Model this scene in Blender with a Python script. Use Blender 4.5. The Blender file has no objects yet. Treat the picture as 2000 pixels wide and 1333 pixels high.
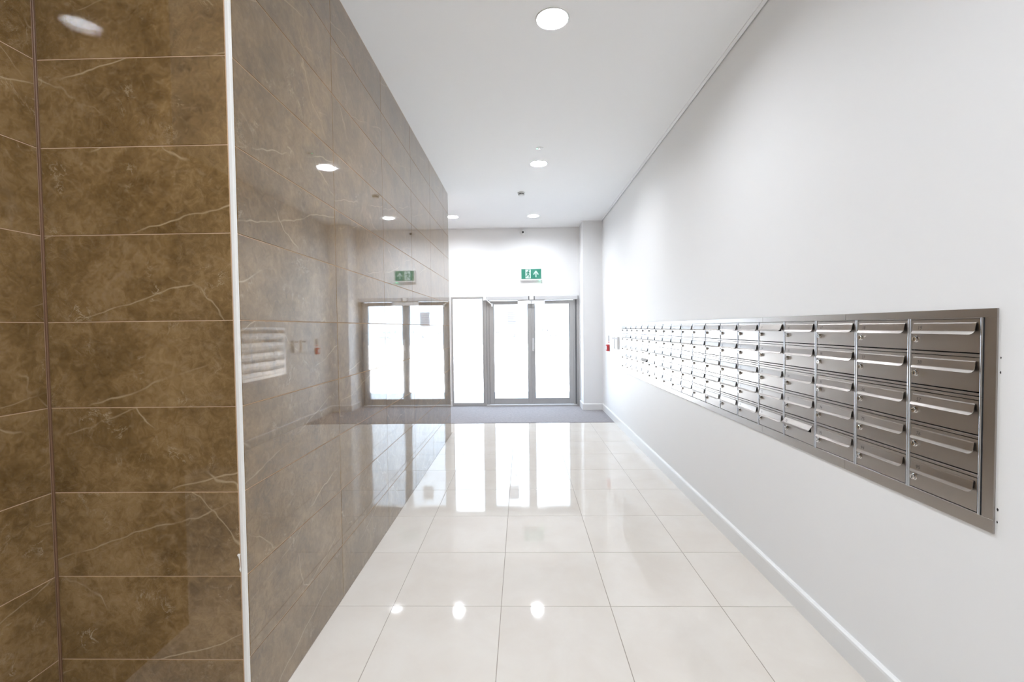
import bpy, bmesh, math, random
from mathutils import Matrix, Vector

random.seed(7)
S = bpy.context.scene
C = S.collection

# ------------------------------------------------------------------ camera
H = 1.5365
PITCH, YAW, ROLL = -0.0298, -0.0221, -0.0120


def cam_axes(p, y, r):
    f0 = Vector((math.sin(y) * math.cos(p), math.cos(y) * math.cos(p), math.sin(p)))
    r0 = Vector((math.cos(y), -math.sin(y), 0))
    u0 = r0.cross(f0)
    return r0 * math.cos(r) + u0 * math.sin(r), u0 * math.cos(r) - r0 * math.sin(r), f0


cd = bpy.data.cameras.new('camera')
cam = bpy.data.objects.new('camera', cd)
C.objects.link(cam)
R_, U_, F_ = cam_axes(PITCH, YAW, ROLL)
m = Matrix.Identity(4)
for i in range(3):
    m[i][0], m[i][1], m[i][2] = R_[i], U_[i], -F_[i]
m.translation = (0, 0, H)
cam.matrix_world = m
cd.sensor_fit = 'HORIZONTAL'
cd.sensor_width = 36
cd.lens = 16.0
cd.clip_start = 0.02
S.camera = cam

# ------------------------------------------------------------------ light and exposure
SKY = 0.8
LAMP = 49.0
w = bpy.data.worlds.new('overcast_sky')
S.world = w
w.use_nodes = True
bg = w.node_tree.nodes['Background']
bg.inputs[0].default_value = (0.66, 0.81, 1.0, 1)
bg.inputs[1].default_value = SKY

# hazy sun high behind the building: it lights the paving outside and never shines in
sl = bpy.data.lights.new('sun', 'SUN')
sl.energy = 8.5
sl.angle = math.radians(3)
sl.color = (0.97, 0.98, 1.0)
so = bpy.data.objects.new('sun', sl)
so.rotation_euler = Vector((0.30, 0.42, -0.86)).to_track_quat('-Z', 'Y').to_euler()
so.location = (0, 12, 9)
C.objects.link(so)

# a light portal in the entrance opening: gives no light itself, it only tells the renderer where the sky gets in
pd_ = bpy.data.lights.new('entrance_light_portal', 'AREA')
pd_.shape = 'RECTANGLE'
pd_.size, pd_.size_y = 2.46, 2.12
pd_.cycles.is_portal = True
po = bpy.data.objects.new('entrance_light_portal', pd_)
po.location = (-0.132, 8.97, 1.075)
po.rotation_euler = (-math.pi / 2, 0, 0)
C.objects.link(po)

S.view_settings.view_transform = 'Standard'
S.view_settings.look = 'None'
S.view_settings.gamma = 1.0
S.view_settings.use_curve_mapping = False
S.view_settings.exposure = 2.88
S.cycles.use_denoising = True
S.cycles.adaptive_threshold = 0.03
S.cycles.max_bounces = 7
S.cycles.diffuse_bounces = 4
S.cycles.glossy_bounces = 4
S.cycles.transparent_max_bounces = 10
S.cycles.sample_clamp_indirect = 4.0
S.cycles.blur_glossy = 1.5
S.cycles.caustics_reflective = True


# ------------------------------------------------------------------ materials
def mat(name, col, rough=0.5, metal=0.0, spec=0.5, emit=None, estr=0.0):
    M = bpy.data.materials.new(name)
    M.use_nodes = True
    b = M.node_tree.nodes['Principled BSDF']
    b.inputs['Base Color'].default_value = (*col, 1)
    b.inputs['Roughness'].default_value = rough
    b.inputs['Metallic'].default_value = metal
    b.inputs['Specular IOR Level'].default_value = spec
    if emit:
        b.inputs['Emission Color'].default_value = (*emit, 1)
        b.inputs['Emission Strength'].default_value = estr
    return M


def nodes_of(M):
    nt = M.node_tree
    return nt, nt.nodes, nt.links, nt.nodes['Principled BSDF']


def ramp(nt, stops, interp='LINEAR'):
    r = nt.nodes.new('ShaderNodeValToRGB')
    r.color_ramp.interpolation = interp
    e = r.color_ramp.elements
    while len(e) < len(stops):
        e.new(0.5)
    for k, (p, c) in enumerate(stops):
        e[k].position = p
        e[k].color = (*c, 1) if len(c) == 3 else c
    return r


def mixc(nt, fac, a, b):
    n = nt.nodes.new('ShaderNodeMix')
    n.data_type = 'RGBA'
    L = nt.links
    if hasattr(fac, 'is_linked'):
        L.new(fac, n.inputs[0])
    else:
        n.inputs[0].default_value = fac
    for s, v in ((6, a), (7, b)):
        if hasattr(v, 'is_linked'):
            L.new(v, n.inputs[s])
        else:
            n.inputs[s].default_value = (*v, 1)
    return n.outputs[2]


def math_n(nt, op, a, b=None, clamp=False):
    n = nt.nodes.new('ShaderNodeMath')
    n.operation = op
    n.use_clamp = clamp
    for s, v in ((0, a), (1, b)):
        if v is None:
            continue
        if hasattr(v, 'is_linked'):
            nt.links.new(v, n.inputs[s])
        else:
            n.inputs[s].default_value = v
    return n.outputs[0]


def noise(nt, vec, scale, detail=4, rough=0.55, dist=0.0):
    n = nt.nodes.new('ShaderNodeTexNoise')
    n.inputs['Scale'].default_value = scale
    n.inputs['Detail'].default_value = detail
    n.inputs['Roughness'].default_value = rough
    n.inputs['Distortion'].default_value = dist
    nt.links.new(vec, n.inputs['Vector'])
    return n


def per_object_coords(nt, amount=37.0):
    """Object coordinates moved by a random amount for each object, so alike tiles carry unlike stone."""
    tc = nt.nodes.new('ShaderNodeTexCoord')
    oi = nt.nodes.new('ShaderNodeObjectInfo')
    k = math_n(nt, 'MULTIPLY', oi.outputs['Random'], amount)
    cx = nt.nodes.new('ShaderNodeCombineXYZ')
    nt.links.new(k, cx.inputs[0])
    k2 = math_n(nt, 'MULTIPLY', oi.outputs['Random'], amount * 1.7)
    nt.links.new(k2, cx.inputs[1])
    k3 = math_n(nt, 'MULTIPLY', oi.outputs['Random'], -amount * 0.6)
    nt.links.new(k3, cx.inputs[2])
    add = nt.nodes.new('ShaderNodeVectorMath')
    add.operation = 'ADD'
    nt.links.new(tc.outputs['Object'], add.inputs[0])
    nt.links.new(cx.outputs[0], add.inputs[1])
    return add.outputs[0], oi.outputs['Random']


def make_marble():
    M = mat('brown_marble_tile', (0.1, 0.07, 0.04), rough=0.6, spec=0.0)
    nt, N, L, b = nodes_of(M)
    v, rnd = per_object_coords(nt)
    n1 = noise(nt, v, 4.2, 6, 0.6, 0.6)
    n2 = noise(nt, v, 26.0, 7, 0.72, 1.0)
    s = math_n(nt, 'ADD', math_n(nt, 'MULTIPLY', n1.outputs[0], 0.52), math_n(nt, 'MULTIPLY', n2.outputs[0], 0.48))
    base = ramp(nt, [(0.36, (0.130, 0.074, 0.024)), (0.50, (0.228, 0.138, 0.053)), (0.66, (0.37, 0.242, 0.110))])
    L.new(s, base.inputs[0])
    # long straight hairline cracks: two families of slightly warped planes, broken up
    wv = noise(nt, v, 1.6, 4, 0.6)
    warp = math_n(nt, 'MULTIPLY', math_n(nt, 'SUBTRACT', wv.outputs[0], 0.5), 1.1)

    def cracks(dirv, freq, width, mscale, lo, hi, wk):
        dt = N.new('ShaderNodeVectorMath'); dt.operation = 'DOT_PRODUCT'
        L.new(v, dt.inputs[0]); dt.inputs[1].default_value = dirv
        k = math_n(nt, 'ADD', math_n(nt, 'MULTIPLY', dt.outputs['Value'], freq), math_n(nt, 'MULTIPLY', warp, wk))
        f = math_n(nt, 'ABSOLUTE', math_n(nt, 'SUBTRACT', math_n(nt, 'FRACT', k), 0.5))
        r1 = ramp(nt, [(0.0, (1, 1, 1)), (width * 0.4, (0.7, 0.7, 0.7)), (width, (0, 0, 0))])
        L.new(f, r1.inputs[0])
        mk = noise(nt, v, mscale, 3, 0.6)
        r2 = ramp(nt, [(lo, (0, 0, 0)), (hi, (1, 1, 1))])
        L.new(mk.outputs[0], r2.inputs[0])
        return math_n(nt, 'MULTIPLY', r1.outputs[0], r2.outputs[0])

    k1 = cracks((0.30, 0.25, -0.93), 3.1, 0.012, 2.6, 0.47, 0.60, 0.45)
    k2 = cracks((0.62, 0.55, 0.58), 2.3, 0.010, 3.1, 0.50, 0.64, 0.9)
    k3 = cracks((0.80, -0.62, -0.25), 2.0, 0.030, 3.7, 0.50, 0.66, 1.4)
    # ragged pale veinlets
    n4 = noise(nt, v, 8.0, 9, 0.72, 0.9)
    rid = math_n(nt, 'ABSOLUTE', math_n(nt, 'SUBTRACT', n4.outputs[0], 0.5))
    vr = ramp(nt, [(0.0, (1, 1, 1)), (0.005, (0.4, 0.4, 0.4)), (0.014, (0, 0, 0))])
    L.new(rid, vr.inputs[0])
    mk2 = noise(nt, v, 7.0, 3, 0.6)
    mkr2 = ramp(nt, [(0.57, (0, 0, 0)), (0.68, (1, 1, 1))])
    L.new(mk2.outputs[0], mkr2.inputs[0])
    # cloudy streaks
    n5 = noise(nt, v, 11.0, 8, 0.75, 2.2)
    st = ramp(nt, [(0.52, (0, 0, 0)), (0.74, (1, 1, 1))])
    L.new(n5.outputs[0], st.inputs[0])
    c0 = mixc(nt, math_n(nt, 'MULTIPLY', st.outputs[0], 0.55), base.outputs[0], (0.38, 0.27, 0.155))
    c1 = mixc(nt, math_n(nt, 'MULTIPLY', k3, 0.35), c0, (0.43, 0.31, 0.19))
    c2 = mixc(nt, math_n(nt, 'MULTIPLY', math_n(nt, 'MAXIMUM', k1, k2), 0.78), c1, (0.55, 0.42, 0.26))
    c3 = mixc(nt, math_n(nt, 'MULTIPLY', math_n(nt, 'MULTIPLY', vr.outputs[0], mkr2.outputs[0]), 0.9), c2, (0.66, 0.54, 0.37))
    L.new(c3, b.inputs['Base Color'])
    return M


def make_floor_tile():
    M = mat('cream_porcelain', (0.74, 0.665, 0.575), rough=0.045, spec=0.55)
    nt, N, L, b = nodes_of(M)
    v, rnd = per_object_coords(nt)
    n1 = noise(nt, v, 3.0, 5, 0.6, 0.4)
    r = ramp(nt, [(0.35, (0.715, 0.66, 0.595)), (0.65, (0.755, 0.71, 0.65))])
    L.new(n1.outputs[0], r.inputs[0])
    L.new(r.outputs[0], b.inputs['Base Color'])
    nb = noise(nt, v, 3.0, 1, 0.3)
    bu = N.new('ShaderNodeBump'); bu.inputs['Strength'].default_value = 0.006; bu.inputs['Distance'].default_value = 0.02
    L.new(nb.outputs[0], bu.inputs['Height']); L.new(bu.outputs[0], b.inputs['Normal'])
    return M


def make_plaster(name, col, rough=0.55):
    M = mat(name, col, rough=rough, spec=0.35)
    nt, N, L, b = nodes_of(M)
    tc = N.new('ShaderNodeTexCoord')
    n1 = noise(nt, tc.outputs['Object'], 260, 3, 0.6)
    bu = N.new('ShaderNodeBump'); bu.inputs['Strength'].default_value = 0.05; bu.inputs['Distance'].default_value = 0.002
    L.new(n1.outputs[0], bu.inputs['Height']); L.new(bu.outputs[0], b.inputs['Normal'])
    return M


def make_steel(name, col, rough=0.29, brush=0.022):
    M = mat(name, col, rough=rough, metal=1.0)
    nt, N, L, b = nodes_of(M)
    tc = N.new('ShaderNodeTexCoord')
    mp = N.new('ShaderNodeMapping'); mp.inputs['Scale'].default_value = (1, 3, 1400)
    L.new(tc.outputs['Object'], mp.inputs['Vector'])
    n1 = noise(nt, mp.outputs[0], 1.0, 3, 0.6)
    rr = N.new('ShaderNodeMapRange'); rr.inputs['To Min'].default_value = rough - 0.03; rr.inputs['To Max'].default_value = rough + 0.03
    L.new(n1.outputs[0], rr.inputs[0]); L.new(rr.outputs[0], b.inputs['Roughness'])
    bu = N.new('ShaderNodeBump'); bu.inputs['Strength'].default_value = brush; bu.inputs['Distance'].default_value = 0.0006
    L.new(n1.outputs[0], bu.inputs['Height']); L.new(bu.outputs[0], b.inputs['Normal'])
    return M


def sheet_material(name, f0, power, tint, rough):
    """A clear sheet: sees through face-on and mirrors at a glance (glass pane, tile glaze)."""
    M = bpy.data.materials.new(name)
    M.use_nodes = True
    nt = M.node_tree
    nt.nodes.clear()
    o = nt.nodes.new('ShaderNodeOutputMaterial')
    mx = nt.nodes.new('ShaderNodeMixShader')
    tr = nt.nodes.new('ShaderNodeBsdfTransparent'); tr.inputs[0].default_value = (*tint, 1)
    gl = nt.nodes.new('ShaderNodeBsdfGlossy'); gl.inputs['Roughness'].default_value = rough
    lw = nt.nodes.new('ShaderNodeLayerWeight'); lw.inputs[0].default_value = 0.5
    f = math_n(nt, 'ADD', math_n(nt, 'MULTIPLY', math_n(nt, 'POWER', lw.outputs['Facing'], power), 1 - f0), f0)
    nt.links.new(f, mx.inputs[0]); nt.links.new(tr.outputs[0], mx.inputs[1])
    nt.links.new(gl.outputs[0], mx.inputs[2]); nt.links.new(mx.outputs[0], o.inputs[0])
    return M, gl


def make_glass():
    return sheet_material('clear_door_glass', 0.02, 5.0, (0.985, 0.99, 0.985), 0.01)[0]


def make_glaze():
    M, gl = sheet_material('clear_tile_glaze', 0.06, 2.65, (1, 1, 1), 0.035)
    nt = M.node_tree
    v, rnd = per_object_coords(nt)
    nb = noise(nt, v, 5.0, 1, 0.3)
    bu = nt.nodes.new('ShaderNodeBump'); bu.inputs['Strength'].default_value = 0.012; bu.inputs['Distance'].default_value = 0.02
    nt.links.new(nb.outputs[0], bu.inputs['Height']); nt.links.new(bu.outputs[0], gl.inputs['Normal'])
    return M


def make_carpet():
    M = mat('grey_entrance_carpet', (0.17, 0.16, 0.185), rough=0.95, spec=0.1)
    nt, N, L, b = nodes_of(M)
    tc = N.new('ShaderNodeTexCoord')
    n1 = noise(nt, tc.outputs['Object'], 170, 3, 0.7)
    n2 = noise(nt, tc.outputs['Object'], 22, 4, 0.7)
    s = math_n(nt, 'ADD', math_n(nt, 'MULTIPLY', n1.outputs[0], 0.6), math_n(nt, 'MULTIPLY', n2.outputs[0], 0.4))
    r = ramp(nt, [(0.35, (0.20, 0.185, 0.195)), (0.65, (0.40, 0.375, 0.39))])
    L.new(s, r.inputs[0]); L.new(r.outputs[0], b.inputs['Base Color'])
    bu = N.new('ShaderNodeBump'); bu.inputs['Strength'].default_value = 0.8; bu.inputs['Distance'].default_value = 0.006
    L.new(n1.outputs[0], bu.inputs['Height']); L.new(bu.outputs[0], b.inputs['Normal'])
    b.inputs['Sheen Weight'].default_value = 0.35
    b.inputs['Sheen Roughness'].default_value = 0.5
    return M


MARBLE = make_marble()
GLAZE = make_glaze()
FLOORT = make_floor_tile()
WALLW = make_plaster('white_wall_paint', (0.915, 0.915, 0.915))
BROWNW = make_plaster('tan_wall_paint', (0.42, 0.33, 0.23))
CEILW = make_plaster('white_ceiling_paint', (0.945, 0.945, 0.945), 0.7)
GLOSSW = mat('white_satin_gloss', (0.87, 0.87, 0.865), rough=0.28)
GROUT_W = mat('tan_wall_grout', (0.58, 0.41, 0.29), rough=0.85, spec=0.2)
GROUT_C = mat('brown_corner_sealant', (0.155, 0.078, 0.040), rough=0.5)
GROUT_F = mat('beige_floor_grout', (0.36, 0.31, 0.26), rough=0.8, spec=0.2)
CARPET = make_carpet()
STEEL = make_steel('brushed_stainless_steel', (0.445, 0.415, 0.388))
STEEL_R = make_steel('satin_aluminium_rail', (0.60, 0.62, 0.66), rough=0.34, brush=0.01)
CHROME = mat('chrome', (0.80, 0.80, 0.80), rough=0.09, metal=1.0)
DARK = mat('dark_metal_inside', (0.045, 0.042, 0.04), rough=0.6, metal=0.3)
BLACK = mat('black_plastic', (0.02, 0.02, 0.022), rough=0.35)
INK = mat('dark_grey_print', (0.075, 0.07, 0.068), rough=0.6)
ALU = mat('grey_door_aluminium', (0.47, 0.465, 0.46), rough=0.38, metal=0.25)
ALU_D = mat('dark_grey_aluminium', (0.20, 0.20, 0.205), rough=0.4, metal=0.25)
SILVER = mat('silver_closer_paint', (0.70, 0.70, 0.71), rough=0.35, metal=0.1)
GLASS = make_glass()
PLASTW = mat('white_plastic', (0.84, 0.84, 0.83), rough=0.35)
RINGW = mat('white_lamp_ring', (0.93, 0.93, 0.93), rough=0.5)
PVC = mat('white_tile_trim', (0.82, 0.80, 0.77), rough=0.22)
GREEN = mat('green_sign_panel', (0.035, 0.215, 0.15), rough=0.3, emit=(0.03, 0.42, 0.27), estr=0.012)
SIGNW = mat('lit_sign_white', (0.52, 0.62, 0.59), rough=0.3, emit=(0.72, 1.0, 0.90), estr=0.03)
LEDG = mat('green_led', (0.1, 0.8, 0.5), rough=0.3, emit=(0.15, 1.0, 0.55), estr=1.2)
RED = mat('red_plastic', (0.55, 0.03, 0.035), rough=0.3)


def thin_sheet(name, col, through):
    """Paper or film: daylight from behind soaks through it."""
    M = mat(name, col, rough=0.8, spec=0.1)
    nt, N, L, b = nodes_of(M)
    tl = N.new('ShaderNodeBsdfTranslucent'); tl.inputs[0].default_value = (*through, 1)
    ad = N.new('ShaderNodeAddShader')
    L.new(b.outputs[0], ad.inputs[0]); L.new(tl.outputs[0], ad.inputs[1])
    L.new(ad.outputs[0], N['Material Output'].inputs['Surface'])
    return M


PAPER = thin_sheet('printed_paper', (0.60, 0.61, 0.63), (0.235, 0.235, 0.24))
VINYL = thin_sheet('frosted_vinyl', (0.45, 0.45, 0.47), (0.20, 0.20, 0.205))
PRINT = thin_sheet('printed_lines', (0.40, 0.41, 0.44), (0.16, 0.16, 0.166))
SEAL = mat('white_sealant', (0.80, 0.76, 0.70), rough=0.5)
PAVE = mat('pale_paving', (0.62, 0.62, 0.62), rough=0.8)
LAMPM = mat('lamp_diffuser', (0.9, 0.9, 0.9), rough=0.4, emit=(0.885, 0.935, 1.0), estr=LAMP)

LAMPM.cycles.emission_sampling = 'FRONT'
for M_ in (GREEN, SIGNW, LEDG):
    M_.cycles.emission_sampling = 'NONE'


# ------------------------------------------------------------------ mesh helpers
def link(name, me, parent=None, loc=None):
    o = bpy.data.objects.new(name, me)
    C.objects.link(o)
    if parent is not None:
        o.parent = parent
    if loc is not None:
        o.location = loc
    return o


def finish(bm, name, material, smooth=False):
    bmesh.ops.recalc_face_normals(bm, faces=bm.faces)
    me = bpy.data.meshes.new(name)
    bm.to_mesh(me)
    bm.free()
    me.materials.append(material)
    if smooth:
        for p in me.polygons:
            p.use_smooth = True
    return me


def add_box(bm, x0, x1, y0, y1, z0, z1, ch=0.0):
    vs = [bm.verts.new(p) for p in ((x0, y0, z0), (x1, y0, z0), (x1, y1, z0), (x0, y1, z0), (x0, y0, z1), (x1, y0, z1), (x1, y1, z1), (x0, y1, z1))]
    fs = [bm.faces.new([vs[i] for i in f]) for f in ((3, 2, 1, 0), (4, 5, 6, 7), (0, 1, 5, 4), (1, 2, 6, 5), (2, 3, 7, 6), (3, 0, 4, 7))]
    if ch > 0:
        es = set(e for f in fs for e in f.edges)
        bmesh.ops.bevel(bm, geom=list(es), offset=ch, segments=1, affect='EDGES', profile=0.5)


def box(name, x0, x1, y0, y1, z0, z1, material, parent=None, ch=0.0, origin=None):
    """A box given in world coordinates; its origin is its own base centre unless told otherwise."""
    o0 = origin or ((x0 + x1) / 2, (y0 + y1) / 2, z0)
    bm = bmesh.new()
    add_box(bm, x0 - o0[0], x1 - o0[0], y0 - o0[1], y1 - o0[1], z0 - o0[2], z1 - o0[2], ch)
    me = finish(bm, name, material)
    base = abs_loc(parent) if parent is not None else Vector((0, 0, 0))
    return link(name, me, parent, Vector(o0) - base)


def abs_loc(o):
    v = Vector((0, 0, 0))
    while o is not None:
        v += o.location
        o = o.parent
    return v


def add_cyl(bm, c, axis, r, l, n=24, r2=None):
    """A closed cylinder from c along axis ('x','y','z') by length l."""
    r2 = r if r2 is None else r2
    ring = []
    for k, rad in ((0, r), (l, r2)):
        row = []
        for i in range(n):
            a = 2 * math.pi * i / n
            p, q = rad * math.cos(a), rad * math.sin(a)
            d = {'x': (k, p, q), 'y': (p, k, q), 'z': (p, q, k)}[axis]
            row.append(bm.verts.new((c[0] + d[0], c[1] + d[1], c[2] + d[2])))
        ring.append(row)
    for i in range(n):
        j = (i + 1) % n
        bm.faces.new((ring[0][i], ring[0][j], ring[1][j], ring[1][i]))
    bm.faces.new(list(reversed(ring[0])))
    bm.faces.new(ring[1])


def lathe(name, prof, material, parent=None, loc=(0, 0, 0), n=40, axis='z', smooth=True):
    """Turn a (radius, height) outline about an axis."""
    bm = bmesh.new()
    rows = []
    for r, z in prof:
        if r < 1e-6:
            d = {'z': (0, 0, z), 'y': (0, z, 0), 'x': (z, 0, 0)}[axis]
            rows.append([bm.verts.new(d)])
            continue
        row = []
        for i in range(n):
            a = 2 * math.pi * i / n
            p, q = r * math.cos(a), r * math.sin(a)
            row.append(bm.verts.new({'z': (p, q, z), 'y': (p, z, q), 'x': (z, p, q)}[axis]))
        rows.append(row)
    for a, b in zip(rows, rows[1:]):
        for i in range(n):
            j = (i + 1) % n
            if len(a) == 1 and len(b) == 1:
                continue
            if len(a) == 1:
                bm.faces.new((a[0], b[i], b[j]))
            elif len(b) == 1:
                bm.faces.new((a[i], b[0], a[j]))
            else:
                bm.faces.new((a[i], b[i], b[j], a[j]))
    me = finish(bm, name, material, smooth)
    return link(name, me, parent, loc)


def empty(name, loc, label=None, cat=None, group=None):
    o = bpy.data.objects.new(name, None)
    C.objects.link(o)
    o.location = loc
    o.empty_display_size = 0.05
    tag(o, label, cat, group)
    return o


def tag(o, label=None, cat=None, group=None, kind=None):
    if label:
        o['label'] = label
    if cat:
        o['category'] = cat
    if group:
        o['group'] = group
    if kind:
        o['kind'] = kind
    return o


def struct(o, label=None):
    return tag(o, label, kind='structure')


_cache = {}


def tile(name, x0, x1, y0, y1, z0, z1, material, parent, ch=0.0011, tilt=None, tiltv=0.0, glaze=None):
    """One tile, centred on its own origin; alike tiles share their mesh."""
    key = (name, glaze, round(x1 - x0, 4), round(y1 - y0, 4), round(z1 - z0, 4), material.name)
    if key not in _cache:
        bm = bmesh.new()
        a, b, c = (x1 - x0) / 2, (y1 - y0) / 2, (z1 - z0) / 2
        add_box(bm, -a, a, -b, b, -c, c, ch)
        me = finish(bm, name, material)
        if glaze:                                    # the clear glaze over the printed face
            me.materials.append(GLAZE)
            e = 0.0004
            b, c, a = b - ch, c - ch * 1.0, a - (0 if glaze == '+x' else ch)
            q = [(a + e, -b, -c), (a + e, b, -c), (a + e, b, c), (a + e, -b, c)] if glaze == '+x' else [(-a, -b - ch - e, -c), (a, -b - ch - e, -c), (a, -b - ch - e, c), (-a, -b - ch - e, c)]
            bm = bmesh.new()
            bm.from_mesh(me)
            f = bm.faces.new([bm.verts.new(p) for p in q])
            f.material_index = 1
            bm.to_mesh(me)
            bm.free()
        _cache[key] = me
    loc = Vector(((x0 + x1) / 2, (y0 + y1) / 2, (z0 + z1) / 2)) - abs_loc(parent)
    o = link(name, _cache[key], parent, loc)
    if tilt:
        r = [random.uniform(-tiltv, tiltv) if ax in tilt else 0.0 for ax in 'xyz']
        o.rotation_euler = r
    return o


# ------------------------------------------------------------------ measures (metres)
XL = -1.041          # polished tile face along the corridor
Y0 = 1.647           # tile face turned to the camera
YE = 6.552           # far end of the tiled block
XI = -1.760          # return wall left of the tile face
YRET = 0.99          # where the return wall stops
XR = 1.482           # right wall
ZC = 3.460           # ceiling
YF = 8.869           # end wall with the doors
YC = 7.268           # edge of the carpet
XP = 1.122           # pillar's left face
YP = 8.378           # pillar's front face
XFAR = -3.60
YB = -4.2
TH = 0.009

# ------------------------------------------------------------------ structure
floor = struct(box('floor', XFAR - .2, XR + .35, YB - .2, YF + .12, -0.16, -0.0015, GROUT_F))
ceiling = struct(box('ceiling', XFAR - .2, XR - 0.006, YB - .2, YF - 0.006, ZC, ZC + 0.10, CEILW))
roof = struct(box('ceiling_slab', XFAR - .3, XR + .4, YB - .3, YF + .35, ZC + 0.105, ZC + 0.25, CEILW))

# floor tiles
gx = [-0.7311 + 0.6 * k for k in range(-6, 5)]
gy = [2.4619 + 0.6 * j for j in range(-12, 9)]
G = 0.0016


def floor_tile(x0, x1, y0, y1):
    if x1 - x0 > 0.02 and y1 - y0 > 0.02:
        tile('tile', x0 + G, x1 - G, y0 + G, y1 - G, -0.011, 0.0, FLOORT, floor, ch=0.0007)


for i in range(len(gx) - 1):
    for j in range(len(gy) - 1):
        x0, x1, y0, y1 = gx[i], gx[i + 1], gy[j], gy[j + 1]
        if y1 < -1.6:
            continue
        x1 = min(x1, XR - 0.001)
        y1 = min(y1, YC)
        if y1 <= Y0 + 0.3 and x0 < XL:                      # in front of the tile face
            floor_tile(x0, x1, y0, min(y1, Y0))
            if y1 > Y0 and x1 > XL:
                floor_tile(max(x0, XL), x1, Y0, y1)
        elif y0 >= YE - 0.61 and x0 < XL:
            if x1 > XL and y0 < YE:
                floor_tile(max(x0, XL), x1, y0, y1)
            elif y0 >= YE:
                floor_tile(x0, x1, y0, y1)
            elif y1 > YE:
                floor_tile(x0, x1, YE, y1)
        elif x1 > XL:
            floor_tile(max(x0, XL), x1, y0, y1)

# right wall, with the opening the mailboxes are let into
MB_Y0, MB_Y1, MB_Z0, MB_Z1 = 1.487, 6.720, 0.900, 1.560
bm = bmesh.new()
ys = [YB, MB_Y0 - .004, MB_Y1 + .004, YF + .30]
zs = [-0.15, MB_Z0, MB_Z1, ZC + 0.12]
grid = [[[bm.verts.new((x, y, z)) for z in zs] for y in ys] for x in (XR, XR + 0.34)]
for s in (0, 1):
    for a in range(3):
        for b in range(3):
            if s == 0 and a == 1 and b == 1:
                continue
            g = grid[s]
            bm.faces.new((g[a][b], g[a + 1][b], g[a + 1][b + 1], g[a][b + 1]))
for a in range(3):
    for (b) in (0, 3):
        bm.faces.new((grid[0][a][b], grid[0][a + 1][b], grid[1][a + 1][b], grid[1][a][b]))
        bm.faces.new((grid[0][b][a], grid[0][b][a + 1], grid[1][b][a + 1], grid[1][b][a]))
rv = {}
for p in ((1, 1), (2, 1), (2, 2), (1, 2)):
    c = grid[0][p[0]][p[1]].co
    rv[p] = bm.verts.new((XR + 0.30, c.y, c.z))
for p, q in (((1, 1), (2, 1)), ((2, 1), (2, 2)), ((2, 2), (1, 2)), ((1, 2), (1, 1))):
    bm.faces.new((grid[0][p[0]][p[1]], grid[0][q[0]][q[1]], rv[q], rv[p]))
bm.faces.new((rv[(1, 1)], rv[(2, 1)], rv[(2, 2)], rv[(1, 2)]))
wall_right = struct(link('wall_right', finish(bm, 'wall_right', WALLW)))

# end wall around the glazed entrance
GX0, GX1, GZ1 = -1.372, 1.108, 2.146
bm = bmesh.new()
o2 = [(XFAR, 0), (GX0, 0), (GX0, GZ1), (GX1, GZ1), (GX1, 0), (XR + .02, 0), (XR + .02, ZC + .12), (XFAR, ZC + .12)]
fa = [bm.verts.new((x, YF, z)) for x, z in o2]
fb = [bm.verts.new((x, YF + 0.26, z)) for x, z in o2]
bm.faces.new(fa); bm.faces.new(list(reversed(fb)))
for i in range(len(o2)):
    j = (i + 1) % len(o2)
    bm.faces.new((fa[i], fa[j], fb[j], fb[i]))
bm.normal_update()
bmesh.ops.triangulate(bm, faces=[f for f in bm.faces if len(f.verts) > 4])
wall_back = struct(link('wall_back', finish(bm, 'wall_back', WALLW)))
pillar = struct(box('wall_pillar', XP, XR + .01, YP, YF + .01, -0.01, ZC + .05, WALLW, ch=0.002))

# tiled block on the left
wall_left = struct(box('wall_left', XFAR + .2, XL - .0013, Y0 + .0013, YE - .0013, -0.05, ZC + 0.003, GROUT_W))
wall_return = struct(box('wall_return', XI - 0.16, XI - .0013, YRET, Y0 + TH + .002, -0.05, ZC + 0.003, GROUT_W))
# rooms around: behind the camera and left of the end lobby
struct(box('wall_lobby_left', XFAR - .2, XFAR, YE, YF + .2, -0.05, ZC + .12, WALLW))
struct(box('wall_far_left', XFAR - .2, XFAR, YB, YE, -0.05, ZC + .12, BROWNW))
struct(box('wall_behind', XFAR, XR + .3, YB - .2, YB, -0.05, ZC + .12, WALLW))

ZJ = [0.0] + [0.302 + 0.3183 * k for k in range(10)] + [ZC - 0.004]
YJ = [Y0] + [Y0 + 0.898 * k for k in range(1, 6)] + [YE]
GW = 0.0014
for a in range(len(ZJ) - 1):
    z0, z1 = ZJ[a] + GW, ZJ[a + 1] - GW
    for b in range(len(YJ) - 1):
        y0 = YJ[b] + (0.016 if b == 0 else GW)
        y1 = YJ[b + 1] - (0.012 if b == len(YJ) - 2 else GW)
        tile('tile', XL - TH, XL, y0, y1, z0, z1, MARBLE, wall_left, tilt='yz', tiltv=0.0011, glaze='+x')
    tile('tile', XI + 0.007, XL - 0.0185, Y0, Y0 + TH, z0, z1, MARBLE, wall_left, tilt='xz', tiltv=0.0008, glaze='-y')
    tile('tile', XI - TH, XI, YRET, Y0 - 0.006, z0, z1, MARBLE, wall_return, tilt='yz', tiltv=0.0008, glaze='+x')
# sealant in the inner corner
box('corner_sealant', XI - .001, XI + 0.0075, Y0 - 0.006, Y0 + 0.002, 0.0, ZC - .003, GROUT_C, wall_left, ch=0.002)


trim1 = struct(box('trim_1', XL - 0.0165, XL + 0.0008, Y0 - 0.0008, Y0 + 0.0165, 0.0, ZC - .003, PVC, ch=0.0035))
trim2 = struct(box('trim_2', XL - 0.0125, XL + 0.0008, YE - 0.0125, YE + 0.0008, 0.0, ZC - .003, PVC, ch=0.003))
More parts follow.
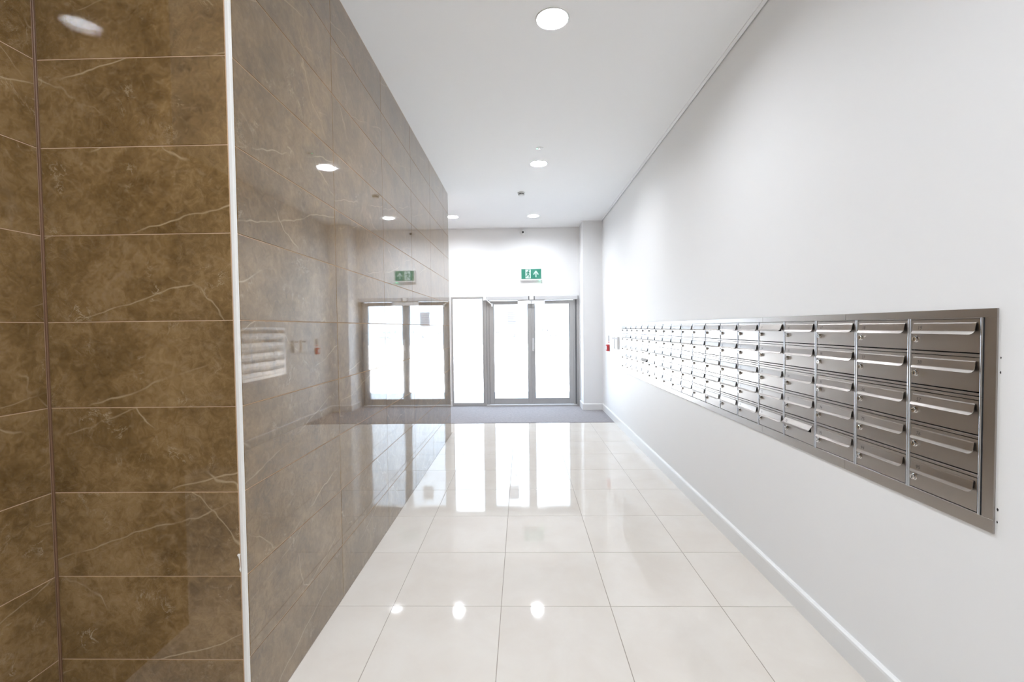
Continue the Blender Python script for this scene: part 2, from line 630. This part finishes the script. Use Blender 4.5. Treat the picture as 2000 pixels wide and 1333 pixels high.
# squeezed-out sealant on the corner trim
bm = bmesh.new()
path = [(0.000, 0.706, 0.0050), (-0.002, 0.701, 0.0058), (0.000, 0.695, 0.0036), (0.0012, 0.685, 0.0018), (0.0018, 0.670, 0.0016), (0.0022, 0.658, 0.0017), (0.0020, 0.648, 0.0034), (0.003, 0.642, 0.0026), (0.004, 0.637, 0.0008)]
rows = []
for dx, z, r in path:
    rows.append([bm.verts.new((-1.0605 + dx + r * math.cos(t), Y0 - 0.0015 + 0.7 * r * math.sin(t), z)) for t in [2 * math.pi * k / 10 for k in range(10)]])
for a, b in zip(rows, rows[1:]):
    for i in range(10):
        j = (i + 1) % 10
        bm.faces.new((a[i], a[j], b[j], b[i]))
bm.faces.new(rows[0]); bm.faces.new(rows[-1])
me = finish(bm, 'sealant_drip', SEAL, True)
link('sealant_drip', me, trim1, -abs_loc(trim1))


# skirting boards: a board with a rounded top edge
def skirting(name, p0, p1, nrm, h=0.118, t=0.022):
    bm = bmesh.new()
    prof = [(0, 0), (t, 0), (t, h - 0.016), (t * 0.86, h - 0.006), (t * 0.5, h), (0, h)]
    d = Vector((p1[0] - p0[0], p1[1] - p0[1], 0))
    n = Vector((nrm[0], nrm[1], 0))
    a = [bm.verts.new(n * u + Vector((0, 0, z))) for u, z in prof]
    b = [bm.verts.new(n * u + Vector((0, 0, z)) + d) for u, z in prof]
    for i in range(len(prof)):
        j = (i + 1) % len(prof)
        bm.faces.new((a[i], a[j], b[j], b[i]))
    bm.faces.new(a); bm.faces.new(b)
    return struct(link(name, finish(bm, name, GLOSSW), None, (p0[0], p0[1], 0.0)))


skirting('baseboard_right', (XR, YB, 0), (XR, YP - 0.0005, 0), (-1, 0))
skirting('baseboard_pillar', (XP - 0.022, YP, 0), (XR - 0.0225, YP, 0), (0, -1))
skirting('baseboard_pillar_side', (XP, YP, 0), (XP, YF - 0.075, 0), (-1, 0))
skirting('baseboard_back', (XFAR, YF, 0), (GX0 - 0.004, YF, 0), (0, -1))
skirting('baseboard_behind', (XFAR, YB, 0), (XR - .03, YB, 0), (0, 1))

# ceiling edge beads
struct(box('trim_3', XR - 0.034, XR - 0.0065, YB, YP - .03, ZC - 0.007, ZC - 0.0003, CEILW))
struct(box('trim_4', XFAR, XP - 0.03, YF - 0.034, YF - 0.0065, ZC - 0.007, ZC - 0.0003, CEILW))
struct(box('trim_5', XP - 0.03, XR - 0.007, YP - 0.028, YP - 0.006, ZC - 0.007, ZC - 0.0003, CEILW))
struct(box('trim_6', XP - 0.028, XP - 0.006, YP - 0.005, YF - 0.036, ZC - 0.007, ZC - 0.0003, CEILW))

# outdoors
struct(box('pavement', -14, 14, YF + .13, YF + 34, -0.20, -0.03, PAVE))

# carpet at the entrance
carpet = box('entrance_carpet', XFAR + .02, XR - 0.023, YC + 0.002, YF + 0.02, -0.0012, 0.004, CARPET)
tag(carpet, 'grey entrance carpet laid between the floor tiles and the glass doors', 'carpet')

# ------------------------------------------------------------------ glazed entrance
FD = 0.055                     # depth of frame sections
yf0 = YF - 0.012


def bar(name, x0, x1, z0, z1, parent, material=ALU, y0=None, y1=None, ch=0.003):
    y0 = yf0 if y0 is None else y0
    y1 = y0 + FD if y1 is None else y1
    return box(name, x0, x1, y0, y1, z0, z1, material, parent, ch)


win = struct(empty('window_1', ((-1.37 - .745) / 2, YF, 0)), 'narrow fixed side window left of the glass doors')
bar('jamb', -1.371, -1.343, 0.004, 2.142, win)
bar('jamb', -0.768, -0.742, 0.004, 2.142, win)
bar('head', -1.3425, -0.7685, 2.098, 2.142, win)
bar('sill', -1.3425, -0.7685, 0.004, 0.066, win)
bar('pane', -1.346, -0.765, 0.062, 2.102, win, GLASS, YF + .012, YF + .020, 0)

frame = struct(empty('trim_7', (0.18, YF, 0)), 'grey aluminium frame around the double glass doors')
bar('jamb', -0.741, -0.690, 0.004, 2.142, frame)
bar('jamb', -0.689, -0.6346, 0.004, 2.060, frame, ALU, yf0 + .014)
bar('jamb', 1.062, 1.106, 0.004, 2.142, frame)
bar('jamb', 1.034, 1.061, 0.004, 2.142, frame, ALU_D, yf0 + .018)
bar('jamb', 1.0006, 1.033, 0.004, 2.060, frame, ALU, yf0 + .008)
bar('head', -0.689, 1.033, 2.062, 2.142, frame, ALU_D, yf0 + .010)
box('threshold', -0.70, 1.06, YF - .03, YF + .08, 0.0042, 0.027, SILVER, frame, 0.003)


def leaf(name, x0, x1, gx0, gx1, label):
    d = struct(empty(name, ((x0 + x1) / 2, YF, 0)), label)
    y = yf0 + 0.004
    bar('stile', x0, gx0, 0.034, 2.054, d, ALU, y)
    bar('stile', gx1, x1, 0.034, 2.054, d, ALU, y)
    bar('rail', gx0 + .0003, gx1 - .0003, 0.034, 0.152, d, ALU, y)
    bar('rail', gx0 + .0003, gx1 - .0003, 1.984, 2.054, d, ALU, y)
    bar('pane', gx0 - .004, gx1 + .004, 0.148, 1.988, d, GLASS, YF + .014, YF + .022, 0)
    for nm, a, b in (('glazing_bead', gx0, gx0 + .010), ('glazing_bead', gx1 - .010, gx1)):
        bar(nm, a, b, 0.1525, 1.9835, d, ALU_D, y + .008, y + .024, 0.001)
    return d


door1 = leaf('door_1', -0.634, 0.1846, -0.549, 0.120, 'left leaf of the glazed double door')
door2 = leaf('door_2', 0.1852, 1.000, 0.250, 0.922, 'right leaf of the glazed double door')
box('seal', 0.174, 0.196, yf0 + .060, yf0 + .068, 0.036, 2.05, ALU_D, door2)
pl = box('lock_plate', 0.198, 0.232, yf0 - .004, yf0 + .0035, 1.07, 1.325, SILVER, door2, 0.002)
bm = bmesh.new()
add_cyl(bm, (0, 0, 0), 'y', 0.011, -0.045, 16)
link('thumb_turn', finish(bm, 'thumb_turn', CHROME), pl, (0, -.004, 0.03))
bm = bmesh.new()
add_box(bm, -0.010, 0.010, -0.040, 0, 0, 0.055, 0.003)
link('handle', finish(bm, 'handle', SILVER), pl, (0, -.004, 0.195))
# faint lettering on the glass
for d, rows_ in ((door1, [(-0.50, -0.46, 1.43), (-0.02, 0.09, 1.445), (-0.20, -0.14, 1.35)]), (door2, [(0.29, 0.62, 1.445), (0.43, 0.70, 1.345)])):
    bm = bmesh.new()
    for a, b, z in rows_:
        x = a
        while x < b:
            hgt = random.choice((0.035, 0.05, 0.06))
            add_box(bm, x, x + 0.009, -0.0006, 0.0, z, z + hgt)
            if random.random() < 0.6:
                add_box(bm, x + .009, x + 0.020, -0.0006, 0.0, z + random.choice((0, hgt - .008)), z + hgt if random.random() < .1 else z + 0.008 + random.choice((0, .012)))
            x += random.uniform(0.020, 0.034)
    o = link('lettering', finish(bm, 'lettering', VINYL), d, Vector((0, YF + .0136, 0)) - abs_loc(d))
    tag(o, kind='stuff')

op = empty('door_operator', (0.2, YF - .02, 2.066), 'long pale silver operator box across the top of the glass doors', 'door operator')
box('casing', -0.690, 0.128, YF - .075, YF - .0125, 2.066, 2.136, SILVER, op, 0.004)
box('casing', 0.254, 1.075, YF - .075, YF - .0125, 2.066, 2.136, SILVER, op, 0.004)
box('bracket', 0.150, 0.232, YF - .082, YF - .0125, 2.068, 2.138, GLOSSW, op, 0.003)
box('end_cap', -0.745, -0.692, YF - .073, YF - .0125, 2.064, 2.138, GLOSSW, op, 0.004)
# arm, from the casing down to the left leaf
bm = bmesh.new()
p0, p1 = Vector((-0.700, YF - .085, 2.090)), Vector((-0.575, YF - .060, 1.985))
d_ = (p1 - p0)
sd = Vector((0, 1, 0)).cross(d_).normalized() * 0.009
for q in (0,):
    v = [bm.verts.new(p + s * sd + Vector((0, t, 0))) for p in (p0, p1) for s in (-1, 1) for t in (-.006, .006)]
    for f in ((0, 1, 3, 2), (4, 6, 7, 5), (0, 4, 5, 1), (2, 3, 7, 6), (0, 2, 6, 4), (1, 5, 7, 3)):
        bm.faces.new([v[i] for i in f])
arm = link('arm', finish(bm, 'arm', GLOSSW), op, -abs_loc(op))
box('arm_shoe', -0.590, -0.562, YF - .068, YF - .009, 1.945, 2.005, GLOSSW, op, 0.004)
ml = empty('magnetic_lock', (0.185, YF - .02, 1.986), 'white magnetic lock block where the two glass doors meet', 'lock')
box('magnet', -0.078, 0.183, YF - .062, YF - .009, 1.986, 2.064, GLOSSW, ml, 0.003)
box('magnet', 0.187, 0.449, YF - .062, YF - .009, 1.986, 2.064, GLOSSW, ml, 0.003)

nt_ = empty('paper_notice', (-0.19, YF + .012, 1.575), 'pale printed sheet stuck on the glass of the left door leaf', 'notice')
box('sheet', -0.292, -0.092, YF + .0125, YF + .0135, 1.578, 1.856, PAPER, nt_)
bm = bmesh.new()
for k in range(7):
    z = 1.825 - 0.034 * k
    add_box(bm, -0.272, -0.112 - random.uniform(0, .05), YF + .0118, YF + .0124, z - .008, z)
tag(link('print', finish(bm, 'print', PRINT), nt_, -abs_loc(nt_)), kind='stuff')

# ------------------------------------------------------------------ exit sign
es = empty('exit_sign', (0.19, YF, 2.45), 'green illuminated exit sign with running figure and arrow above the doors', 'exit sign')
box('housing', -0.016, 0.400, YF - .048, YF, 2.440, 2.672, PLASTW, es, 0.005)
SX0, SX1, SZ0, SZ1 = 0.002, 0.383, 2.470, 2.660
pan = box('panel', SX0, SX1, YF - .053, YF - .0482, SZ0, SZ1, GREEN, es, 0.001)
wd, ht = SX1 - SX0, SZ1 - SZ0


def flat(name, polys, material, y, parent, th=0.0012):
    bm = bmesh.new()
    for poly in polys:
        a = [bm.verts.new((SX0 + u * wd, y, SZ0 + v * ht)) for u, v in poly]
        b = [bm.verts.new((SX0 + u * wd, y - th, SZ0 + v * ht)) for u, v in poly]
        bm.faces.new(a); bm.faces.new(list(reversed(b)))
        for i in range(len(a)):
            j = (i + 1) % len(a)
            bm.faces.new((a[i], a[j], b[j], b[i]))
    return link(name, finish(bm, name, material), parent, -abs_loc(parent))


def stroke(p, q, w_):
    asp = ht / wd
    dx, dy = (q[0] - p[0]), (q[1] - p[1]) * asp
    L_ = math.hypot(dx, dy)
    nx, ny = -dy / L_ * w_, dx / L_ * w_ / asp
    return [(p[0] + nx, p[1] + ny), (p[0] - nx, p[1] - ny), (q[0] - nx, q[1] - ny), (q[0] + nx, q[1] + ny)]


ysn = YF - .0532
flat('doorway', [[(0.205, 0.05), (0.475, 0.05), (0.475, 0.95), (0.205, 0.95)]], SIGNW, ysn, pan)
head = [(0.378 + 0.034 * math.cos(t), 0.855 + 0.068 * math.sin(t)) for t in [2 * math.pi * k / 12 for k in range(12)]]
flat('running_figure', [head, stroke((0.365, 0.76), (0.325, 0.50), 0.036), stroke((0.36, 0.74), (0.275, 0.66), 0.019), stroke((0.275, 0.67), (0.255, 0.55), 0.018),
                        stroke((0.355, 0.68), (0.41, 0.58), 0.018), stroke((0.41, 0.58), (0.45, 0.62), 0.016), stroke((0.33, 0.52), (0.395, 0.36), 0.024),
                        stroke((0.395, 0.37), (0.385, 0.12), 0.021), stroke((0.32, 0.52), (0.285, 0.30), 0.022), stroke((0.285, 0.31), (0.215, 0.24), 0.020)], GREEN, ysn - .0014, pan)
flat('arrow', [stroke((0.735, 0.16), (0.735, 0.74), 0.024), stroke((0.735, 0.80), (0.615, 0.43), 0.024), stroke((0.735, 0.80), (0.855, 0.43), 0.024)], SIGNW, ysn, pan)
box('indicator_light', 0.345, 0.360, YF - .050, YF - .035, 2.428, 2.4397, LEDG, es, 0.003)

# ------------------------------------------------------------------ camera on the end wall
cc = empty('security_camera', (0.03, YF, 3.37), 'small white dome camera with dark lens high on the end wall', 'camera')
lathe('mount', [(0, 0), (0.052, 0), (0.052, -0.016), (0.046, -0.022), (0, -0.022)], PLASTW, cc, (0, 0, 0), axis='y')
hd = lathe('ball', [(0, 0.0)] + [(0.040 * math.sin(t), 0.040 * math.cos(t) - 0.040) for t in [math.pi * k / 14 for k in range(1, 14)]] + [(0, -0.080)], PLASTW, cc, (0.004, -0.012, -0.004), axis='y')
lathe('lens', [(0, 0.0), (0.019, 0.0), (0.019, -0.012), (0.015, -0.017), (0, -0.017)], BLACK, hd, (0.006, -0.070, -0.006), axis='y')

# ------------------------------------------------------------------ ceiling fittings
LAMPS = [(0.212, 2.905, 'large round ceiling downlight nearest the viewer, at the top edge'),
         (0.220, 5.420, 'round ceiling downlight midway along the corridor'),
         (0.220, 7.930, 'round ceiling downlight nearest the glass doors, right of the smoke detector'),
         (-1.176, 7.905, 'round ceiling downlight beside the far end of the tiled wall'),
         (0.212, 0.390, 'round ceiling downlight directly above the viewer'),
         (-0.780, 0.450, 'round ceiling downlight reflected in the brown tile face'),
         (0.212, -2.120, 'round ceiling downlight behind the viewer'),
         (-1.900, -2.120, 'round ceiling downlight behind and left of the viewer')]
REC = 0.032
bm = bmesh.new()
for x, y, _ in LAMPS:
    add_cyl(bm, (x, y, ZC - .02), 'z', 0.0975, 0.16, 48)
cut = link('lamp_holes', finish(bm, 'lamp_holes', CEILW))
md = ceiling.modifiers.new('holes', 'BOOLEAN')
md.operation = 'DIFFERENCE'
md.solver = 'EXACT'
md.object = cut
dg = bpy.context.evaluated_depsgraph_get()
me = bpy.data.meshes.new_from_object(ceiling.evaluated_get(dg))
ceiling.modifiers.clear()
ceiling.data = me
bpy.data.objects.remove(cut)
for x, y, lb in LAMPS:
    t = empty('downlight', (x, y, ZC), lb, 'light', 'round recessed ceiling downlights')
    lathe('trim_ring', [(0.0955, REC), (0.0950, 0.000), (0.0970, -0.0040), (0.101, -0.0050), (0.105, -0.0030), (0.1065, -0.0002), (0.0972, -0.0002), (0.0972, REC), (0.0955, REC)], RINGW, t, (0, 0, 0), 48)
    bm = bmesh.new()
    f = bm.faces.new([bm.verts.new((0.0948 * math.cos(-a), 0.0948 * math.sin(-a), 0)) for a in [2 * math.pi * k / 32 for k in range(32)]])
    me = bpy.data.meshes.new('diffuser')
    bm.to_mesh(me)
    bm.free()
    me.materials.append(LAMPM)
    link('diffuser', me, t, (0, 0, REC - .002))

sd_ = empty('smoke_detector', (0.013, 6.56, ZC), 'white smoke detector with dark slots on the ceiling before the doors', 'smoke detector')
lathe('base', [(0, 0), (0.054, 0), (0.054, -0.010), (0.050, -0.014), (0, -0.014)], PLASTW, sd_, (0, 0, 0))
lathe('chamber', [(0, -0.014), (0.042, -0.014), (0.042, -0.030), (0, -0.030)], BLACK, sd_, (0, 0, 0))
lathe('cap', [(0, -0.030), (0.044, -0.030), (0.042, -0.040), (0.030, -0.046), (0, -0.047)], PLASTW, sd_, (0, 0, 0))
for k in range(12):
    a = 2 * math.pi * k / 12
    bm = bmesh.new()
    add_box(bm, -0.004, 0.004, -0.0035, 0.0035, -0.0305, -0.0135)
    fn = link('fin', finish(bm, 'fin', PLASTW), sd_, (0.0425 * math.cos(a), 0.0425 * math.sin(a), 0))
    fn.rotation_euler.z = a

em = empty('emergency_light', (0.213, 4.96, ZC), 'small round emergency light with green indicator on the ceiling between downlights', 'light')
lathe('bezel', [(0.020, -0.004), (0.024, -0.006), (0.040, -0.004), (0.043, 0.0)], PLASTW, em, (0, 0, 0))
lathe('lens', [(0, -0.010), (0.012, -0.008), (0.0205, -0.003), (0.0205, -0.001), (0, -0.001)], CHROME, em, (0, 0, 0))
lathe('indicator_light', [(0, -0.009), (0.004, -0.008), (0.005, -0.003), (0, -0.003)], LEDG, em, (-0.030, 0, 0), 12)

# ------------------------------------------------------------------ fittings on the right wall
for y0, y1, lb in ((6.975, 7.140, 'white wall control box next to the far end of the mailboxes'), (7.215, 7.385, 'white wall control box farther from the mailboxes, towards the fire call point')):
    t = empty('control_box', (XR, (y0 + y1) / 2, 1.18), lb, 'control box', 'white control boxes beyond the mailboxes')
    box('casing', XR - .030, XR, y0, y1, 1.180, 1.372, PLASTW, t, 0.004)
    box('cover', XR - .034, XR - .0301, y0 + .012, y1 - .012, 1.192, 1.325, PLASTW, t, 0.0015)
    box('display', XR - .0325, XR - .0301, y0 + .03, y1 - .03, 1.334, 1.358, ALU_D, t, 0.0005)
cp = empty('fire_call_point', (XR, 7.79, 1.12), 'red fire alarm call point on the white wall near the pillar', 'call point')
box('box', XR - .045, XR, 7.735, 7.845, 1.115, 1.225, RED, cp, 0.006)
box('press_plate', XR - .0475, XR - .0452, 7.755, 7.825, 1.140, 1.200, PLASTW, cp, 0.001)
fs = empty('fire_sign', (XR, 7.79, 1.25), 'small pale fire notice above the red call point', 'sign')
box('plate', XR - .004, XR, 7.720, 7.860, 1.250, 1.392, PLASTW, fs, 0.001)
box('symbol', XR - .0052, XR - .0041, 7.745, 7.835, 1.285, 1.378, mat('grey_print', (0.35, 0.33, 0.34), 0.6), fs)
box('band', XR - .0052, XR - .0041, 7.735, 7.845, 1.258, 1.275, RED, fs)

# ------------------------------------------------------------------ mailboxes
XF = XR - 0.007                    # face of the steel surround
PITCH_Y = (MB_Y1 - MB_Y0) / 19
DH = 0.114                         # height of a box front
ROWZ = [1.433, 1.3065, 1.1675, 1.041, 0.9145]
FZ0, FZ1, FY0, FY1 = 0.868, 1.579, 1.446, 6.762

sur = empty('mailbox_surround', (XF, (FY0 + FY1) / 2, FZ0), 'long brushed steel surround let into the right wall around the mailboxes', 'mailbox surround')
segs = [FY0, 2.108, 2.822, 4.30, 5.60, FY1]
for a, b in zip(segs, segs[1:]):
    box('frame_panel', XF, XF + 0.0065, a + .0006, b - .0006, ROWZ[0] + DH + 0.004, FZ1, STEEL, sur, 0.0008)
    box('frame_panel', XF, XF + 0.0065, a + .0006, b - .0006, FZ0, ROWZ[4] - 0.004, STEEL, sur, 0.0008)
ZA, ZB = ROWZ[4] - 0.0035, ROWZ[0] + DH + 0.0035
box('frame_panel', XF, XF + 0.0065, FY0 + .0006, MB_Y0 - 0.003, ZA - .0003, ZB + .0003, STEEL, sur, 0.0008)
box('frame_panel', XF, XF + 0.0065, MB_Y1 + 0.003, FY1 - .0006, ZA - .0003, ZB + .0003, STEEL, sur, 0.0008)
RW = 0.0082
for k in range(20):
    yb = MB_Y0 + PITCH_Y * k
    for s in (-1, 1):
        if (k == 0 and s < 0) or (k == 19 and s > 0):
            continue
        y0 = yb + (0.0006 if s > 0 else -0.0006 - RW)
        for za, zb in ((ZA, ROWZ[2] + DH + .0125), (ROWZ[2] + DH + .0135, ZB)):
            bm = bmesh.new()
            # rounded proud rail
            pr = [(0.012, 0), (-0.0015, 0), (-0.0030, RW * .2), (-0.0034, RW * .5), (-0.0030, RW * .8), (-0.0015, RW), (0.012, RW)]
            lo = [bm.verts.new((u, v, 0)) for u, v in pr]
            hi = [bm.verts.new((u, v, zb - za)) for u, v in pr]
            for i in range(len(pr)):
                j = (i + 1) % len(pr)
                bm.faces.new((lo[i], lo[j], hi[j], hi[i]))
            bm.faces.new(lo); bm.faces.new(hi)
            key = ('rail', round(zb - za, 4))
            if key in _cache:
                bm.free()
            else:
                _cache[key] = finish(bm, 'rail', STEEL_R)
            link('rail', _cache[key], sur, Vector((XF, y0, za)) - abs_loc(sur))
    if k < 19:
        ya, yc = yb + .0006 + RW, yb + PITCH_Y - .0006 - RW
        for r in range(5):
            top = ROWZ[r] + DH
            bars = [(top + 0.0005, top + 0.0035)] if r == 0 else []
            if r < 4:
                lowtop = ROWZ[r + 1] + DH
                if r == 1:
                    bars += [(ROWZ[r] - 0.0105, ROWZ[r] - 0.0015), (lowtop + 0.0012, lowtop + 0.0115)]
                else:
                    bars += [(lowtop + 0.0012, ROWZ[r] - 0.0012)]
            else:
                bars += [(ROWZ[4] - .0035, ROWZ[4] - 0.0005)]
            for za, zb in bars:
                key = ('bar', round(zb - za, 4))
                if key not in _cache:
                    bm = bmesh.new()
                    add_box(bm, -0.002, 0.010, 0, yc - ya, 0, zb - za, 0.0006)
                    _cache[key] = finish(bm, 'crossbar', STEEL)
                link('crossbar', _cache[key], sur, Vector((XF, ya, za)) - abs_loc(sur))

# --- one box front, built once
HW = PITCH_Y / 2 - RW - 0.0022
bm = bmesh.new()                   # door leaf with its letter slot
us = [-HW, -0.104, 0.104, HW]
vs_ = [0.003, 0.064, 0.098, 0.1128]
g = [[[bm.verts.new((x, u, v)) for v in vs_] for u in us] for x in (-0.0015, 0.0035)]
for s in (0, 1):
    for a in range(3):
        for b in range(3):
            if a == 1 and b == 1:
                continue
            bm.faces.new((g[s][a][b], g[s][a + 1][b], g[s][a + 1][b + 1], g[s][a][b + 1]))
for a in range(3):
    for b in (0, 3):
        bm.faces.new((g[0][a][b], g[0][a + 1][b], g[1][a + 1][b], g[1][a][b]))
        bm.faces.new((g[0][b][a], g[0][b][a + 1], g[1][b][a + 1], g[1][b][a]))
for p, q in (((1, 1), (2, 1)), ((2, 1), (2, 2)), ((2, 2), (1, 2)), ((1, 2), (1, 1))):
    bm.faces.new((g[0][p[0]][p[1]], g[0][q[0]][q[1]], g[1][q[0]][q[1]], g[1][p[0]][p[1]]))
ME_DOOR = finish(bm, 'door', STEEL)

bm = bmesh.new()                   # body: an open-fronted box behind the door
d0, d1 = 0.0125, 0.24
y_, z0_, z1_ = PITCH_Y / 2 - .003, 0.0, DH
vv = [bm.verts.new(p) for p in ((d0, -y_, z0_), (d0, y_, z0_), (d0, y_, z1_), (d0, -y_, z1_), (d1, -y_, z0_), (d1, y_, z0_), (d1, y_, z1_), (d1, -y_, z1_))]
for f in ((0, 1, 5, 4), (1, 2, 6, 5), (2, 3, 7, 6), (3, 0, 4, 7), (4, 5, 6, 7)):
    bm.faces.new([vv[i] for i in f])
ME_BODY = finish(bm, 'body', DARK)

FLW0, FLW1 = -0.1185, 0.1175
bm = bmesh.new()                   # flap: hinged plate with a flared lip and rounded lower corners
prof = [(0.0, 0.0012), (0.004, 0.0030), (0.012, 0.0044), (0.021, 0.0057), (0.0290, 0.0068), (0.0315, 0.0078), (0.0360, 0.0105), (0.0405, 0.0132)]
NU = 24
rows = []
for k in range(NU + 1):
    t = k / NU
    # finer steps at the ends, for the rounded corners
    t = 0.5 - 0.5 * math.cos(math.pi * t)
    y = FLW0 + (FLW1 - FLW0) * t
    e0, e1 = y - FLW0, FLW1 - y
    row = []
    for d, o in prof:
        lim = 0.0405
        if e0 < 0.013:
            lim = 0.0405 - 0.013 + math.sqrt(max(0.0, 0.013 ** 2 - (0.013 - e0) ** 2))
        elif e1 < 0.006:
            lim = 0.0405 - 0.006 + math.sqrt(max(0.0, 0.006 ** 2 - (0.006 - e1) ** 2))
        if d > lim:
            f_ = lim
            for (da, oa), (db, ob) in zip(prof, prof[1:]):
                if da <= f_ <= db:
                    o = oa + (ob - oa) * (f_ - da) / (db - da)
            d = f_
        row.append(bm.verts.new((-o, y, -d)))
    rows.append(row)
for a, b in zip(rows, rows[1:]):
    for i in range(len(prof) - 1):
        bm.faces.new((a[i], a[i + 1], b[i + 1], b[i]))
bmesh.ops.remove_doubles(bm, verts=bm.verts, dist=1e-6)
bmesh.ops.recalc_face_normals(bm, faces=bm.faces)
bmesh.ops.solidify(bm, geom=list(bm.faces), thickness=0.0010)
ME_FLAP = finish(bm, 'flap', STEEL, False)

bm = bmesh.new()                   # cylinder lock
rows = []
for r, x in ((0.0118, 0.0), (0.0118, -0.002), (0.0100, -0.0028), (0.0100, -0.0100), (0.0086, -0.0115), (0.0, -0.0115)):
    if r == 0:
        rows.append([bm.verts.new((x, 0, 0))])
    else:
        rows.append([bm.verts.new((x, r * math.cos(t), r * math.sin(t))) for t in [2 * math.pi * k / 20 for k in range(20)]])
for a, b in zip(rows, rows[1:]):
    for i in range(20):
        j = (i + 1) % 20
        if len(b) == 1:
            bm.faces.new((a[i], a[j], b[0]))
        else:
            bm.faces.new((a[i], a[j], b[j], b[i]))
ME_LOCK = finish(bm, 'lock', CHROME, False)
bm = bmesh.new()
add_box(bm, -0.0121, -0.0110, -0.0012, 0.0012, -0.0052, 0.0052)
ME_KEY = finish(bm, 'keyhole', BLACK)


# draw all numbers at once, then lay each on its flap
NUM = {}
tmpo = []
for n in range(1, 96):
    cu = bpy.data.curves.new('number', 'FONT')
    cu.body = str(n)
    cu.size = 0.0192
    cu.resolution_u = 3
    o = bpy.data.objects.new('number_tmp', cu)
    C.objects.link(o)
    tmpo.append((n, o, cu))
dg = bpy.context.evaluated_depsgraph_get()
for n, o, cu in tmpo:
    me = bpy.data.meshes.new_from_object(o.evaluated_get(dg))
    for v in me.vertices:
        x, y, z = v.co
        v.co = (0, -x, y)
    me.materials.clear()
    me.materials.append(INK)
    me.name = 'number'
    NUM[n] = me
for n, o, cu in tmpo:
    bpy.data.objects.remove(o)
    bpy.data.curves.remove(cu)

ORD = ['first', 'second', 'third', 'fourth', 'fifth', 'sixth', 'seventh', 'eighth', 'ninth', 'tenth', 'eleventh', 'twelfth', 'thirteenth', 'fourteenth',
       'fifteenth', 'sixteenth', 'seventeenth', 'eighteenth', 'nineteenth']
ROWN = ['top', 'second', 'third', 'fourth', 'bottom']
OPEN = {92: 0.46, 62: 0.55, 15: 0.20, 43: 0.20, 1: 0.16, 21: 0.14, 59: 0.14, 57: 0.05, 17: 0.06}
for r in range(5):
    for c in range(19):
        n = r * 19 + c + 1
        yc = MB_Y0 + PITCH_Y * (18 - c + 0.5)
        if n == 92:
            lb = 'steel mailbox numbered 92 with its flap hanging open, bottom row'
        elif n == 62:
            lb = 'steel mailbox numbered 62 with gaping flap, fourth row, fifth column from the doors'
        else:
            lb = 'steel mailbox numbered %d, %s row, %s column from the doors' % (n, ROWN[r], ORD[c])
        t = empty('mailbox', (XF, yc, ROWZ[r]), lb, 'mailbox', 'numbered steel mailboxes in the right wall')
        link('body', ME_BODY, t)
        link('door', ME_DOOR, t).rotation_euler.z = random.uniform(-0.004, 0.004)
        a = OPEN.get(n, random.choice((0.0, 0.0, 0.0, 0.01, 0.02, 0.035)))
        fl = link('flap', ME_FLAP, t, (-0.0015, 0, 0.1022))
        fl.rotation_euler.y = a
        nb = link('number', NUM[n], fl, (-0.0074, 0.096, -0.0245))
        nb.rotation_euler.y = 0.135
        lk = link('lock', ME_LOCK, t, (-0.0016, 0.1060, 0.0425))
        kh = link('keyhole', ME_KEY, lk, (0, 0, 0))
        kh.rotation_euler.x = random.choice((0, 0, 0.5, 1.57, -0.6, 0.2))

# chipped paint beside the steel surround
for y, z, s in ((1.4395, 1.424, 0.0032), (1.4398, 1.378, 0.0036), (1.4405, 0.948, 0.0042), (1.4410, 0.908, 0.0036)):
    bm = bmesh.new()
    pts = [(s * random.uniform(.35, .7) * math.cos(t), s * random.uniform(.8, 1.4) * math.sin(t)) for t in [2 * math.pi * k / 9 for k in range(9)]]
    bm.faces.new([bm.verts.new((0, u, v)) for u, v in pts])
    ext = bmesh.ops.extrude_face_region(bm, geom=list(bm.faces))
    for e in ext['geom']:
        if isinstance(e, bmesh.types.BMVert):
            e.co.x -= 0.0006
    link('paint_chip', finish(bm, 'paint_chip', DARK), wall_right, (XR, y, z))
